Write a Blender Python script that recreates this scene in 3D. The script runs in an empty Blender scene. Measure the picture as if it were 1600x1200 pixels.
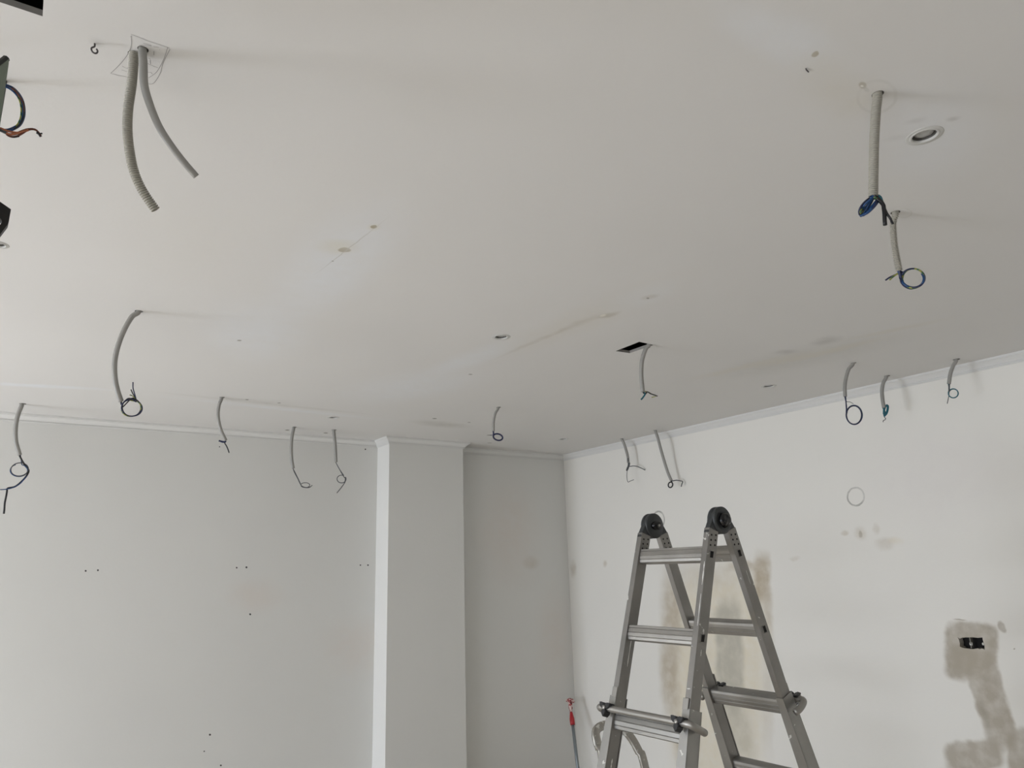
import bpy, bmesh, math, random
from mathutils import Vector, Matrix, noise
random.seed(7)
SC = bpy.context.scene
COL = SC.collection

# ------------------------------------------------------------------ camera
F_PX = 1128.25
YAW, PITCH, ROLL = 0.602605, 0.247857, -0.029287
CAM = Vector((0, 0, 1.66))
FW = Vector((math.sin(YAW)*math.cos(PITCH), math.cos(YAW)*math.cos(PITCH), math.sin(PITCH)))
R0 = Vector((math.cos(YAW), -math.sin(YAW), 0))
U0 = R0.cross(FW)
RT = R0*math.cos(ROLL)+U0*math.sin(ROLL)
UP = -R0*math.sin(ROLL)+U0*math.cos(ROLL)
cam = bpy.data.cameras.new('camera'); camo = bpy.data.objects.new('camera', cam); COL.objects.link(camo)
cam.sensor_width = 36; cam.lens = 36*F_PX/1600; cam.clip_start = 0.02
M = Matrix((RT, UP, -FW)).transposed().to_4x4(); M.translation = CAM
camo.matrix_world = M
SC.camera = camo

# ------------------------------------------------------------------ room measures
ZC = CAM.z+0.95                 # ceiling height 2.61
XR, YB = 4.006, 5.044           # right wall, back wall
XL, YF = -4.6, -3.4             # left wall, wall behind the camera
PX0, PX1, PY = 2.2184, 2.8410, 4.8342   # pillar

# ------------------------------------------------------------------ light
SC.view_settings.view_transform = 'Standard'; SC.view_settings.look = 'None'
SC.view_settings.exposure = 0.05; SC.view_settings.gamma = 1
SC.view_settings.use_curve_mapping = False
wd = bpy.data.worlds.new('World'); SC.world = wd; wd.use_nodes = True
wd.node_tree.nodes['Background'].inputs[0].default_value = (0.80, 0.90, 1.0, 1)
wd.node_tree.nodes['Background'].inputs[1].default_value = 0.15
def area(name, loc, direction, sx, sy, power, col):
    l = bpy.data.lights.new(name, 'AREA'); l.shape = 'RECTANGLE'; l.size = sx; l.size_y = sy
    l.energy = power; l.color = col
    o = bpy.data.objects.new(name, l); COL.objects.link(o); o.location = loc
    o.rotation_euler = Vector(direction).to_track_quat('-Z', 'Y').to_euler()
    return o
# area lamps standing for daylight outside two unseen window openings in the left wall
LC = (0.885, 0.953, 1.085)
area('window_daylight', (XL-0.12, 3.9, .75), (1, 0, 0.0), 1.8, .9, 34, LC)
area('sky_daylight', (XL-1.7, 3.9, 2.4), (1, 0, -0.3), 3.0, 1.5, 170, LC)
area('sky_daylight', (XL-1.7, 3.9, 3.1), (1, 0, -0.6), 3.0, 1.6, 440, LC)
area('upward_fill', (XL-0.4, 3.3, 0.4), (1, 0, 0.7), 3.0, 0.7, 30, LC)  # added lamp tilted up to brighten the ceiling; no pavement is built
area('upward_fill', (XL-0.4, 4.2, 0.4), (1, 0, 0.5), 1.4, 0.7, 80, LC)  # second added upward lamp, nearer the back wall
area('window_daylight', (XL-0.12, -0.9, 1.6), (1, 0, -2), 2.8, 1.0, 150, LC)  # added lamp aimed at the floor so its bounce brightens the ceiling

# ------------------------------------------------------------------ pixel -> place helpers
def ray(px, py): return FW+RT*((px-800)/F_PX)-UP*((py-600)/F_PX)
def at_ceiling(px, py, drop=0.0):
    d = ray(px, py); return CAM+d*((ZC-drop-CAM.z)/d.z)
def at_right(px, py, x=XR):
    d = ray(px, py); return CAM+d*(x/d.x)
def at_back(px, py, y=YB):
    d = ray(px, py); return CAM+d*(y/d.y)
def at_dist(px, py, hd):          # on a ray, at a horizontal distance
    d = ray(px, py); return CAM+d*(hd/math.hypot(d.x, d.y))
def hdist(p): return math.hypot(p.x, p.y)
def depth_of(p): return (p-CAM).dot(FW)

# ------------------------------------------------------------------ object helpers
def link(name, me, mat=None, parent=None, smooth=False):
    o = bpy.data.objects.new(name, me); COL.objects.link(o)
    if mat: me.materials.append(mat)
    if parent is not None:
        o.parent = parent
        o.matrix_parent_inverse = parent.matrix_world.inverted() if parent.type != 'EMPTY' else Matrix.Translation(-parent.location)
    if smooth:
        for f in me.polygons: f.use_smooth = True
    return o
def from_bm(name, bm, mat=None, parent=None, smooth=False):
    bmesh.ops.recalc_face_normals(bm, faces=bm.faces)
    me = bpy.data.meshes.new(name); bm.to_mesh(me); bm.free()
    return link(name, me, mat, parent, smooth)
def tag(o, label, cat, group=None):
    o['label'] = label; o['category'] = cat
    if group: o['group'] = group
    return o
def empty(name, loc, label, cat, group=None):
    o = bpy.data.objects.new(name, None); COL.objects.link(o); o.location = loc; o.empty_display_size = .05
    return tag(o, label, cat, group)
def structure(o): o['kind'] = 'structure'; return o

def bm_hexa(bm, pts):             # 8 points: bottom quad then top quad
    v = [bm.verts.new(p) for p in pts]
    for f in ((3,2,1,0),(4,5,6,7),(0,1,5,4),(1,2,6,5),(2,3,7,6),(3,0,4,7)): bm.faces.new([v[i] for i in f])
    return v
def bm_box(bm, a, b):
    (x0,y0,z0),(x1,y1,z1) = a, b
    return bm_hexa(bm, [(x0,y0,z0),(x1,y0,z0),(x1,y1,z0),(x0,y1,z0),(x0,y0,z1),(x1,y0,z1),(x1,y1,z1),(x0,y1,z1)])
def bm_prism(bm, poly, vec):      # polygon extruded along a vector
    vec = Vector(vec)
    a = [bm.verts.new(p) for p in poly]; b = [bm.verts.new(Vector(p)+vec) for p in poly]
    bm.faces.new(a); bm.faces.new(b[::-1])
    n = len(poly)
    for i in range(n): bm.faces.new((a[i], b[i], b[(i+1)%n], a[(i+1)%n]))
def bevel(bm, w, seg=2):
    bmesh.ops.bevel(bm, geom=list(bm.edges), offset=w, segments=seg, profile=.5, affect='EDGES', clamp_overlap=True)
def catmull(pts, n=8):
    pts = [Vector(p) for p in pts]
    P = [pts[0]*2-pts[1]]+pts+[pts[-1]*2-pts[-2]]
    out = []
    for i in range(1, len(P)-2):
        for k in range(n):
            t = k/n; a,b,c,d = P[i-1],P[i],P[i+1],P[i+2]
            out.append(.5*((2*b)+(-a+c)*t+(2*a-5*b+4*c-d)*t*t+(-a+3*b-3*c+d)*t**3))
    out.append(pts[-1].copy()); return out
def resample(pts, step):
    out = [pts[0].copy()]; acc = 0
    for a, b in zip(pts, pts[1:]):
        L = (b-a).length
        if L < 1e-9: continue
        d = step-acc
        while d <= L: out.append(a.lerp(b, d/L)); d += step
        acc = (acc+L) % step if step > 0 else 0
        acc = L-(d-step)
    if (out[-1]-pts[-1]).length > step*.3: out.append(pts[-1].copy())
    return out
def frames(path):
    T = [(path[min(i+1, len(path)-1)]-path[max(i-1, 0)]).normalized() for i in range(len(path))]
    ref = Vector((1,0,0)) if abs(T[0].x) < .8 else Vector((0,1,0))
    n = (ref-T[0]*ref.dot(T[0])).normalized(); N = []
    for t in T:
        n = (n-t*n.dot(t)).normalized(); N.append((t, n, t.cross(n)))
    return N
def bm_tube(bm, path, rad, sides=10, caps=True, hollow=0.0):
    fr = frames(path); rings = []
    for i, p in enumerate(path):
        r = rad(i) if callable(rad) else rad
        _, n, b = fr[i]
        rings.append([bm.verts.new(p+(n*math.cos(2*math.pi*k/sides)+b*math.sin(2*math.pi*k/sides))*r) for k in range(sides)])
    for A, B in zip(rings, rings[1:]):
        for k in range(sides): bm.faces.new((A[k], A[(k+1)%sides], B[(k+1)%sides], B[k]))
    if hollow:                     # the open lower end: rim and inner bore
        p = path[-1]; t, n, b = fr[-1]; depth = .03
        L1 = [bm.verts.new(p+(n*math.cos(2*math.pi*k/sides)+b*math.sin(2*math.pi*k/sides))*hollow) for k in range(sides)]
        L2 = [bm.verts.new(v.co-t*depth) for v in L1]
        for k in range(sides):
            bm.faces.new((rings[-1][k], rings[-1][(k+1)%sides], L1[(k+1)%sides], L1[k]))
            bm.faces.new((L1[k], L1[(k+1)%sides], L2[(k+1)%sides], L2[k]))
        bm.faces.new(L2); bm.faces.new(rings[0][::-1])
    elif caps:
        bm.faces.new(rings[0][::-1]); bm.faces.new(rings[-1])
def tube(name, path, rad, mat, parent=None, sides=10, hollow=0.0):
    bm = bmesh.new(); bm_tube(bm, path, rad, sides, True, hollow)
    return from_bm(name, bm, mat, parent, True)
def bm_lathe(bm, prof, c, axis, seg=32):      # prof (radius, height along axis)
    axis = Vector(axis).normalized(); ref = Vector((1,0,0)) if abs(axis.x) < .8 else Vector((0,1,0))
    n = (ref-axis*ref.dot(axis)).normalized(); b = axis.cross(n); c = Vector(c); R = []
    for r, h in prof:
        if r < 1e-6: R.append([bm.verts.new(c+axis*h)])
        else: R.append([bm.verts.new(c+axis*h+(n*math.cos(2*math.pi*k/seg)+b*math.sin(2*math.pi*k/seg))*r) for k in range(seg)])
    for A, B in zip(R, R[1:]):
        for k in range(seg):
            q = [A[k%len(A)], A[(k+1)%len(A)], B[(k+1)%len(B)], B[k%len(B)]]
            u = []
            for v in q:
                if v not in u: u.append(v)
            if len(u) > 2: bm.faces.new(u)

# ------------------------------------------------------------------ materials
def srgb(*c): return tuple((x/255/12.92 if x/255 <= .04045 else ((x/255+.055)/1.055)**2.4) for x in c)+(1,)
def mat(name, col, rough=.6, metal=0.0, bump=0.0, bscale=80, var=0.0, vscale=6, spec=.5):
    m = bpy.data.materials.new(name); m.use_nodes = True; nt = m.node_tree; b = nt.nodes['Principled BSDF']
    b.inputs['Base Color'].default_value = col; b.inputs['Roughness'].default_value = rough
    b.inputs['Metallic'].default_value = metal; b.inputs['Specular IOR Level'].default_value = spec
    tc = nt.nodes.new('ShaderNodeTexCoord')
    if var:
        n = nt.nodes.new('ShaderNodeTexNoise'); n.inputs['Scale'].default_value = vscale; n.inputs['Detail'].default_value = 4
        nt.links.new(tc.outputs['Object'], n.inputs['Vector'])
        mr = nt.nodes.new('ShaderNodeMapRange'); mr.inputs[3].default_value = 1-var; mr.inputs[4].default_value = 1+var
        mr.inputs[1].default_value = .3; mr.inputs[2].default_value = .7
        nt.links.new(n.outputs['Fac'], mr.inputs[0])
        mx = nt.nodes.new('ShaderNodeVectorMath'); mx.operation = 'SCALE'; mx.inputs[0].default_value = col[:3]
        nt.links.new(mr.outputs[0], mx.inputs['Scale']); nt.links.new(mx.outputs[0], b.inputs['Base Color'])
    if bump:
        n = nt.nodes.new('ShaderNodeTexNoise'); n.inputs['Scale'].default_value = bscale; n.inputs['Detail'].default_value = 6
        nt.links.new(tc.outputs['Object'], n.inputs['Vector'])
        bp = nt.nodes.new('ShaderNodeBump'); bp.inputs['Strength'].default_value = bump; bp.inputs['Distance'].default_value = .002
        nt.links.new(n.outputs['Fac'], bp.inputs['Height']); nt.links.new(bp.outputs[0], b.inputs['Normal'])
    return m

def paint_mat(name, base, blobs, var=.012, warp=.02, rough=.75, bump=.25):
    """Matt wall paint with plaster patches, marks and painted shading. blob: (centre, a, b, colour, strength, hardness, kind)
       centre, a, b are world points; kind 'e' ellipse, 'b' box, 'r' ring."""
    m = bpy.data.materials.new(name); m.use_nodes = True; nt = m.node_tree; L = nt.links.new
    b = nt.nodes['Principled BSDF']; b.inputs['Roughness'].default_value = rough; b.inputs['Specular IOR Level'].default_value = .25
    geo = nt.nodes.new('ShaderNodeNewGeometry')
    def noise_n(scale, detail=3):
        n = nt.nodes.new('ShaderNodeTexNoise'); n.inputs['Scale'].default_value = scale; n.inputs['Detail'].default_value = detail
        L(geo.outputs['Position'], n.inputs['Vector']); return n
    def vm(op, a, bb):
        n = nt.nodes.new('ShaderNodeVectorMath'); n.operation = op
        for i, x in enumerate((a, bb)):
            if x is None: continue
            if isinstance(x, (tuple, Vector)): n.inputs[i].default_value = tuple(x)
            else: L(x, n.inputs[i])
        return n
    def warped(scale, amp):
        n = noise_n(scale, 4); s = vm('SUBTRACT', n.outputs['Color'], (.5,.5,.5))
        k = nt.nodes.new('ShaderNodeVectorMath'); k.operation = 'SCALE'; k.inputs['Scale'].default_value = amp
        L(s.outputs[0], k.inputs[0]); return vm('ADD', geo.outputs['Position'], k.outputs[0]).outputs[0]
    W1 = warped(9, warp*3); W0 = warped(40, .006)
    mott = noise_n(1.3, 3); mr = nt.nodes.new('ShaderNodeMapRange')
    mr.inputs[1].default_value = .3; mr.inputs[2].default_value = .7; mr.inputs[3].default_value = 1-var; mr.inputs[4].default_value = 1+var
    L(mott.outputs['Fac'], mr.inputs[0])
    sc = nt.nodes.new('ShaderNodeVectorMath'); sc.operation = 'SCALE'; sc.inputs[0].default_value = base[:3]
    L(mr.outputs[0], sc.inputs['Scale'])
    cur = sc.outputs[0]
    streak = noise_n(14, 5)
    for (c, a, bb, col, st, hard, kind) in blobs:
        e1, e2 = a-c, bb-c; nrm = e1.cross(e2)
        n2 = nrm.dot(nrm)
        g1 = e2.cross(nrm)/n2; g2 = nrm.cross(e1)/n2     # dual vectors
        P = W0 if kind in 'rd' else W1
        s = vm('SUBTRACT', P, c)
        d1 = vm('DOT_PRODUCT', s.outputs[0], g1); d2 = vm('DOT_PRODUCT', s.outputs[0], g2)
        if kind == 'b':
            def mth(op, x, y=None):
                q = nt.nodes.new('ShaderNodeMath'); q.operation = op
                for i, v in enumerate((x, y)):
                    if v is None: continue
                    if isinstance(v, (int, float)): q.inputs[i].default_value = v
                    else: L(v, q.inputs[i])
                return q.outputs[0]
            p1 = mth('POWER', mth('ABSOLUTE', d1.outputs['Value']), 4.0); p2 = mth('POWER', mth('ABSOLUTE', d2.outputs['Value']), 4.0)
            r = mth('POWER', mth('ADD', p1, p2), 1/4)
        else:
            cb = nt.nodes.new('ShaderNodeCombineXYZ'); L(d1.outputs['Value'], cb.inputs[0]); L(d2.outputs['Value'], cb.inputs[1])
            ln = nt.nodes.new('ShaderNodeVectorMath'); ln.operation = 'LENGTH'; L(cb.outputs[0], ln.inputs[0]); r = ln.outputs['Value']
            if kind == 'r':
                q = nt.nodes.new('ShaderNodeMath'); q.operation = 'SUBTRACT'; L(r, q.inputs[0]); q.inputs[1].default_value = 1
                q2 = nt.nodes.new('ShaderNodeMath'); q2.operation = 'ABSOLUTE'; L(q.outputs[0], q2.inputs[0])
                q3 = nt.nodes.new('ShaderNodeMath'); q3.operation = 'MULTIPLY'; L(q2.outputs[0], q3.inputs[0]); q3.inputs[1].default_value = 9
                r = q3.outputs[0]
        mp = nt.nodes.new('ShaderNodeMapRange'); mp.interpolation_type = 'SMOOTHSTEP'
        mp.inputs[1].default_value = 1.0+(1-hard)*.35; mp.inputs[2].default_value = hard*.97
        mp.inputs[3].default_value = 0; mp.inputs[4].default_value = st
        L(r, mp.inputs[0]); fac = mp.outputs[0]
        if kind != 'd':
            q = nt.nodes.new('ShaderNodeMapRange'); q.inputs[1].default_value = .25; q.inputs[2].default_value = .6
            q.inputs[3].default_value = .55 if kind != 'r' else .1; q.inputs[4].default_value = 1.0
            L(streak.outputs['Fac'], q.inputs[0])
            q4 = nt.nodes.new('ShaderNodeMath'); q4.operation = 'MULTIPLY'; L(fac, q4.inputs[0]); L(q.outputs[0], q4.inputs[1]); fac = q4.outputs[0]
        mx = nt.nodes.new('ShaderNodeMix'); mx.data_type = 'RGBA'
        L(fac, mx.inputs[0]); L(cur, mx.inputs[6]); mx.inputs[7].default_value = col
        cur = mx.outputs[2]
    L(cur, b.inputs['Base Color'])
    n = noise_n(70, 6); bp = nt.nodes.new('ShaderNodeBump'); bp.inputs['Strength'].default_value = bump; bp.inputs['Distance'].default_value = .0015
    L(n.outputs['Fac'], bp.inputs['Height']); L(bp.outputs[0], b.inputs['Normal'])
    return m

def blob(fn, c, a, b, col, st=.6, hard=.4, kind='e'):
    return (fn(*c), fn(*a), fn(*b), col, st, hard, kind)
def ell(fn, c, rx, ry, col, st=.6, hard=.4, kind='e', rot=0):
    cr, sr = math.cos(math.radians(rot)), math.sin(math.radians(rot))
    return blob(fn, c, (c[0]+rx*cr, c[1]+rx*sr), (c[0]-ry*sr, c[1]+ry*cr), col, st, hard, kind)

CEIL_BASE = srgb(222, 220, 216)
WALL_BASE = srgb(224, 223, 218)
RIGHT_BASE = srgb(234, 231, 223)  # lighter than the other walls: stronger light here put into the colour
C = at_ceiling
tan = srgb(176, 168, 148); yel = srgb(214, 208, 184); cool = srgb(227, 229, 231); warm = srgb(217, 212, 200); dk = srgb(150, 147, 138); crack_shade = srgb(198, 196, 188)
ceil_blobs = [
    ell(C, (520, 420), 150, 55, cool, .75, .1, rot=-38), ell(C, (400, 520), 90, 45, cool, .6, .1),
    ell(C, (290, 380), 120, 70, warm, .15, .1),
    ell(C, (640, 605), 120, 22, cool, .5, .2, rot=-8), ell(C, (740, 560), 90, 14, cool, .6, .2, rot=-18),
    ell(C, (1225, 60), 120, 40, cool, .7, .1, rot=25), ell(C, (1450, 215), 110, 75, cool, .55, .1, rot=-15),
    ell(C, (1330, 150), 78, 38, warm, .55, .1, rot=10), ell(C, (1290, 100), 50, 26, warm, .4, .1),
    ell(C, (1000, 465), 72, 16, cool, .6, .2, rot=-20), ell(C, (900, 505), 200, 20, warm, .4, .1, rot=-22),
    ell(C, (840, 532), 85, 3.0, tan, .26, .1, rot=-23), ell(C, (905, 505), 45, 5, tan, .22, .1, rot=-22),
    ell(C, (950, 492), 22, 4, tan, .5, .3, rot=-14), ell(C, (942, 493), 6, 2, srgb(236,232,220), .7, .4, 'd', rot=-14), ell(C, (1015, 464), 16, 3.5, tan, .35, .2, rot=-12), ell(C, (1012, 466), 2.5, 1.4, dk, .8, .6, 'd'),
    ell(C, (530, 386), 34, 13, yel, .45, .2), ell(C, (539.5, 391), 11, 3.6, tan, 1, .8, rot=3), ell(C, (582, 355), 12, 5, yel, .4, .2), ell(C, (581.5, 354.6), 5.5, 2.6, tan, 1, .8),
    ell(C, (545, 388), 75, 1.0, crack_shade, .7, .2, 'd', rot=-38),
    ell(C, (520, 408), 2, 1, dk, .7, .6, 'd'), ell(C, (374, 532), 4, 1.3, dk, .8, .5, 'd'),
    ell(C, (1270, 86), 7, 4.5, tan, .85, .7, rot=-25), ell(C, (1345, 132), 9, 6, tan, .8, .6, rot=15), ell(C, (1353, 138), 8, 4, crack_shade, .8, .4, rot=30), ell(C, (1347, 134.5), 2.6, 1.8, srgb(240,238,230), .9, .7, 'd'),
    ell(C, (1370, 152), 30, 24, crack_shade, .3, .3, 'r', rot=-10), ell(C, (1412, 333), 12, 7, crack_shade, .4, .3, 'r'),
    ell(C, (1490, 184), 12, 4, dk, .35, .1, rot=-12), ell(C, (1432, 190), 20, 5, dk, .16, .1, rot=-12), ell(C, (1400, 216), 26, 5, dk, .12, .1, rot=-10),
    ell(C, (1250, 560), 190, 16, crack_shade, .45, .1, rot=-12), ell(C, (1227, 550), 20, 4, dk, .3, .1, rot=-3), ell(C, (1290, 533), 26, 6.5, dk, .35, .1, rot=-10), ell(C, (1280, 552), 120, 5, warm, .7, .1, rot=-13),
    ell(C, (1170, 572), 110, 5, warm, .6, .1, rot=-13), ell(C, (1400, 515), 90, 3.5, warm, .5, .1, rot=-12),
    ell(C, (690, 663), 45, 5, crack_shade, .8, .1, rot=5), ell(C, (560, 690), 60, 2, crack_shade, .35, .1, rot=4), ell(C, (120, 660), 110, 1.6, crack_shade, .5, .1, rot=5),  # first patch: shading of a wave in the ceiling, painted into the colour
    ell(C, (430, 632), 150, 2, crack_shade, .45, .1, rot=6), ell(C, (450, 640), 160, 3, cool, .5, .1, rot=6), ell(C, (60, 603), 120, 3, cool, .8, .1, rot=3),
    ell(C, (735, 585), 3.5, 1, dk, .8, .5, 'd'), ell(C, (386, 624.5), 3, .9, dk, .8, .5, 'd'), ell(C, (436, 629.6), 3, .9, dk, .8, .5, 'd'),
    ell(C, (449, 672), 4, 1, dk, 1, .5, 'd'), ell(C, (509, 676.6), 4, 1, dk, 1, .5, 'd'), ell(C, (679, 654), 4, 1, dk, .9, .5, 'd'),
    ell(C, (733, 660), 3, .8, dk, .6, .5, 'd'), ell(C, (764, 680), 4, .8, dk, .8, .5, 'd'), ell(C, (765, 692), 4.5, .7, dk, .5, .5, 'd'),
    ell(C, (148, 66), 16, 8, dk, .18, .0, rot=20),
]
Rw = at_right
cream = srgb(228, 219, 198); putty = srgb(186, 173, 150); putty2 = srgb(176, 167, 151); gcem = srgb(192, 187, 172)
right_blobs = [
    ell(Rw, (1118, 1060), 84, 185, cream, .95, .7, 'b', rot=2),
    ell(Rw, (1100, 900), 70, 26, putty, .3, .2, 'b'),
    ell(Rw, (1050, 960), 20, 75, putty, .8, .25, 'b', rot=1), ell(Rw, (1047, 1060), 17, 65, putty, .85, .3, 'b', rot=-3), ell(Rw, (1062, 1150), 14, 45, putty, .55, .2, 'b', rot=-6),
    ell(Rw, (1190, 905), 15, 45, putty, .95, .5, 'b'), ell(Rw, (1200, 960), 8, 40, putty, .5, .2, 'b'), ell(Rw, (1165, 885), 35, 9, putty, .6, .2, 'b'),
    ell(Rw, (1140, 1030), 24, 105, gcem, 1, .7, 'b', rot=-1), ell(Rw, (1158, 1150), 22, 50, gcem, .6, .4, 'b', rot=-8),
    ell(Rw, (1125, 960), 18, 12, gcem, .6, .2), ell(Rw, (1075, 1010), 9, 120, cream, .8, .2, 'b'),
    ell(Rw, (1200, 1080), 10, 110, putty, .3, .1, 'b'), ell(Rw, (1085, 1130), 12, 80, putty, .4, .1, 'b'),
    # filler round the double socket hole and the chase below it
    ell(Rw, (1516, 1008), 46, 40, putty2, .95, .85, 'b', rot=6), ell(Rw, (1500, 1035), 26, 30, putty2, .95, .7, 'b', rot=10),
    blob(Rw, (1547, 1090), (1575, 1088), (1570, 1175), putty2, .95, .8, 'b'), ell(Rw, (1520, 1180), 50, 26, putty2, .9, .75, 'b', rot=-6), ell(Rw, (1592, 1175), 22, 40, putty2, .9, .7, 'b'),
    ell(Rw, (1566, 980), 6, 12, putty2, .8, .6, rot=-30), ell(Rw, (1500, 967), 12, 1.2, putty2, .8, .4), ell(Rw, (1540, 1120), 6, 34, srgb(160,152,138), .5, .2, rot=-16),
    ell(Rw, (1320, 832), 7, 4, putty, .5, .4), ell(Rw, (1345, 834), 11, 12, putty, .35, .3), ell(Rw, (1345, 835), 3.5, 6, putty2, .9, .5), ell(Rw, (1370, 827), 7, 10, putty, .3, .3), ell(Rw, (1384, 850), 18, 11, putty, .32, .3), ell(Rw, (1400, 846), 14, 6, cream, .5, .2),
    ell(Rw, (1337, 776), 13, 14, srgb(160,158,150), .8, .7, 'r'), ell(Rw, (1029, 812), 9, 13, srgb(160,158,150), .8, .7, 'r'),
    ell(Rw, (1240, 873), 9, 4, putty, .3, .2), ell(Rw, (945, 880), 4, 6, putty, .5, .2),
    ell(Rw, (896, 890), 5, 14, putty, .5, .2), ell(Rw, (1585, 1014), 1.5, 1.5, putty2, .8, .6, 'd'),
    ell(Rw, (1460, 740), 160, 90, srgb(226,220,216), .4, .1),
]
Bw = at_back
pk = srgb(222, 212, 202)
back_blobs = [ell(Bw, (400, 930), 45, 30, pk, .5, .1), ell(Bw, (560, 1010), 60, 50, pk, .45, .1), ell(Bw, (830, 880), 14, 12, putty, .35, .2), ell(Bw, (795, 830), 50, 90, pk, .5, .1), ell(Bw, (868, 1000), 30, 90, pk, .5, .1)]
for x, y, r in ((134,892,1.6),(153,891,1.6),(370,887,1.3),(385,886.5,1.7),(563,883,1.2),(575,883,1.3),(391,960,1.7),(328,1148,1.8),(319,1174,1.2),(345,1196,1.6),(343,698,1.0),(571,702,1.3)):
    back_blobs.append(ell(Bw, (x, y), r, r, srgb(40,38,36), .95, .7, 'd'))

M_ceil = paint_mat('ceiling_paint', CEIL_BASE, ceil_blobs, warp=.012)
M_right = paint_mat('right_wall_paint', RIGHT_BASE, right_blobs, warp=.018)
M_back = paint_mat('back_wall_paint', WALL_BASE, back_blobs, warp=.012)
M_wall = paint_mat('plain_wall_paint', WALL_BASE, [])
M_trim = mat('cornice_paint', srgb(222, 221, 217), .6, bump=.1, bscale=30)
M_floor = mat('dusty_floor', srgb(219, 209, 194), .8, var=.06, vscale=3, bump=.3, bscale=30)
M_void = mat('bare_concrete', srgb(62, 59, 55), .9, var=.3, vscale=5)
M_dark = mat('dark_hollow', srgb(22, 20, 19), .9)
M_frame = mat('window_frame_metal', srgb(120, 122, 124), .4, .6)
M_pvc = mat('grey_plastic_pipe', srgb(150, 148, 142), .45, var=.03, vscale=20)
M_pvc_b = mat('beige_ribbed_pipe', srgb(164, 160, 148), .5, var=.03, vscale=20)
M_bore = mat('pipe_inside', srgb(90, 86, 78), .8)
M_blue = mat('blue_wire', srgb(18, 62, 108), .35)
M_navy = mat('navy_wire', srgb(26, 34, 70), .35)
M_black = mat('black_wire', srgb(20, 19, 22), .4)
M_brown = mat('brown_wire', srgb(100, 52, 34), .4)
M_teal = mat('teal_wire', srgb(22, 92, 104), .35)
M_grayw = mat('grey_wire', srgb(78, 80, 82), .4)
M_copper = mat('copper_strands', srgb(190, 122, 92), .35, .7, var=.2, vscale=200)
def yg():
    m = mat('yellow_green_wire', srgb(170, 176, 60), .35); nt = m.node_tree
    tc = nt.nodes.new('ShaderNodeTexCoord'); w = nt.nodes.new('ShaderNodeTexWave'); w.inputs['Scale'].default_value = 60; w.bands_direction = 'DIAGONAL'
    nt.links.new(tc.outputs['Object'], w.inputs[0])
    r = nt.nodes.new('ShaderNodeValToRGB'); r.color_ramp.interpolation = 'CONSTANT'
    r.color_ramp.elements[0].color = srgb(146, 148, 66); r.color_ramp.elements[1].color = srgb(40, 90, 58); r.color_ramp.elements[1].position = .62
    nt.links.new(w.outputs['Fac'], r.inputs[0]); nt.links.new(r.outputs[0], nt.nodes['Principled BSDF'].inputs['Base Color']); return m
M_yg = yg()
M_rubber = mat('black_plastic', srgb(26, 26, 28), .35, var=.2, vscale=40)
M_gloss = mat('glossy_black_plastic', srgb(14, 14, 15), .15, bump=.6, bscale=60)
M_hinge = mat('dark_grey_hinge', srgb(64, 66, 66), .45, .3, var=.12, vscale=30)

def alu(name, base, splat):
    m = bpy.data.materials.new(name); m.use_nodes = True; nt = m.node_tree; L = nt.links.new; b = nt.nodes['Principled BSDF']
    tc = nt.nodes.new('ShaderNodeTexCoord')
    n1 = nt.nodes.new('ShaderNodeTexNoise'); n1.inputs['Scale'].default_value = 9; n1.inputs['Detail'].default_value = 6
    L(tc.outputs['Object'], n1.inputs['Vector'])
    cr = nt.nodes.new('ShaderNodeValToRGB'); cr.color_ramp.elements[0].position = .3; cr.color_ramp.elements[1].position = .7
    cr.color_ramp.elements[0].color = tuple(c*.8 for c in base[:3])+(1,); cr.color_ramp.elements[1].color = base
    L(n1.outputs['Fac'], cr.inputs[0])
    n2 = nt.nodes.new('ShaderNodeTexNoise'); n2.inputs['Scale'].default_value = 38; n2.inputs['Detail'].default_value = 5; n2.inputs['Distortion'].default_value = .6
    L(tc.outputs['Object'], n2.inputs['Vector'])
    st = nt.nodes.new('ShaderNodeMapRange'); st.inputs[1].default_value = splat; st.inputs[2].default_value = splat+.025
    L(n2.outputs['Fac'], st.inputs[0])
    mx = nt.nodes.new('ShaderNodeMix'); mx.data_type = 'RGBA'; L(st.outputs[0], mx.inputs[0]); L(cr.outputs[0], mx.inputs[6]); mx.inputs[7].default_value = srgb(205, 203, 196)
    L(mx.outputs[2], b.inputs['Base Color'])
    mm = nt.nodes.new('ShaderNodeMath'); mm.operation = 'MULTIPLY_ADD'; L(st.outputs[0], mm.inputs[0]); mm.inputs[1].default_value = -.8; mm.inputs[2].default_value = .82
    L(mm.outputs[0], b.inputs['Metallic'])
    b.inputs['Roughness'].default_value = .42
    return m
M_alu = alu('aluminium', srgb(146, 143, 138), .70)
M_alu_rung = alu('aluminium_rung', srgb(164, 161, 155), .70)
M_alu_out = alu('aluminium_outer', srgb(158, 156, 151), .69)
M_alu_dirty = alu('paint_spattered_aluminium', srgb(172, 168, 160), .60)
M_paint = mat('dried_white_paint', srgb(222, 220, 212), .6)

# ------------------------------------------------------------------ ceiling, with every hole cut through the board
def circ(c, r, n=24): return [Vector((c.x+r*math.cos(2*math.pi*k/n), c.y+r*math.sin(2*math.pi*k/n), c.z)) for k in range(n)]
cut = bmesh.new()
def cut_ceiling(poly): bm_prism(cut, [(p.x, p.y, ZC-.02) for p in poly], (0, 0, .06))
HOLES = []   # (px, py, radius)
def px_r(px, py, w): return w/2*depth_of(at_ceiling(px, py))/F_PX
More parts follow.
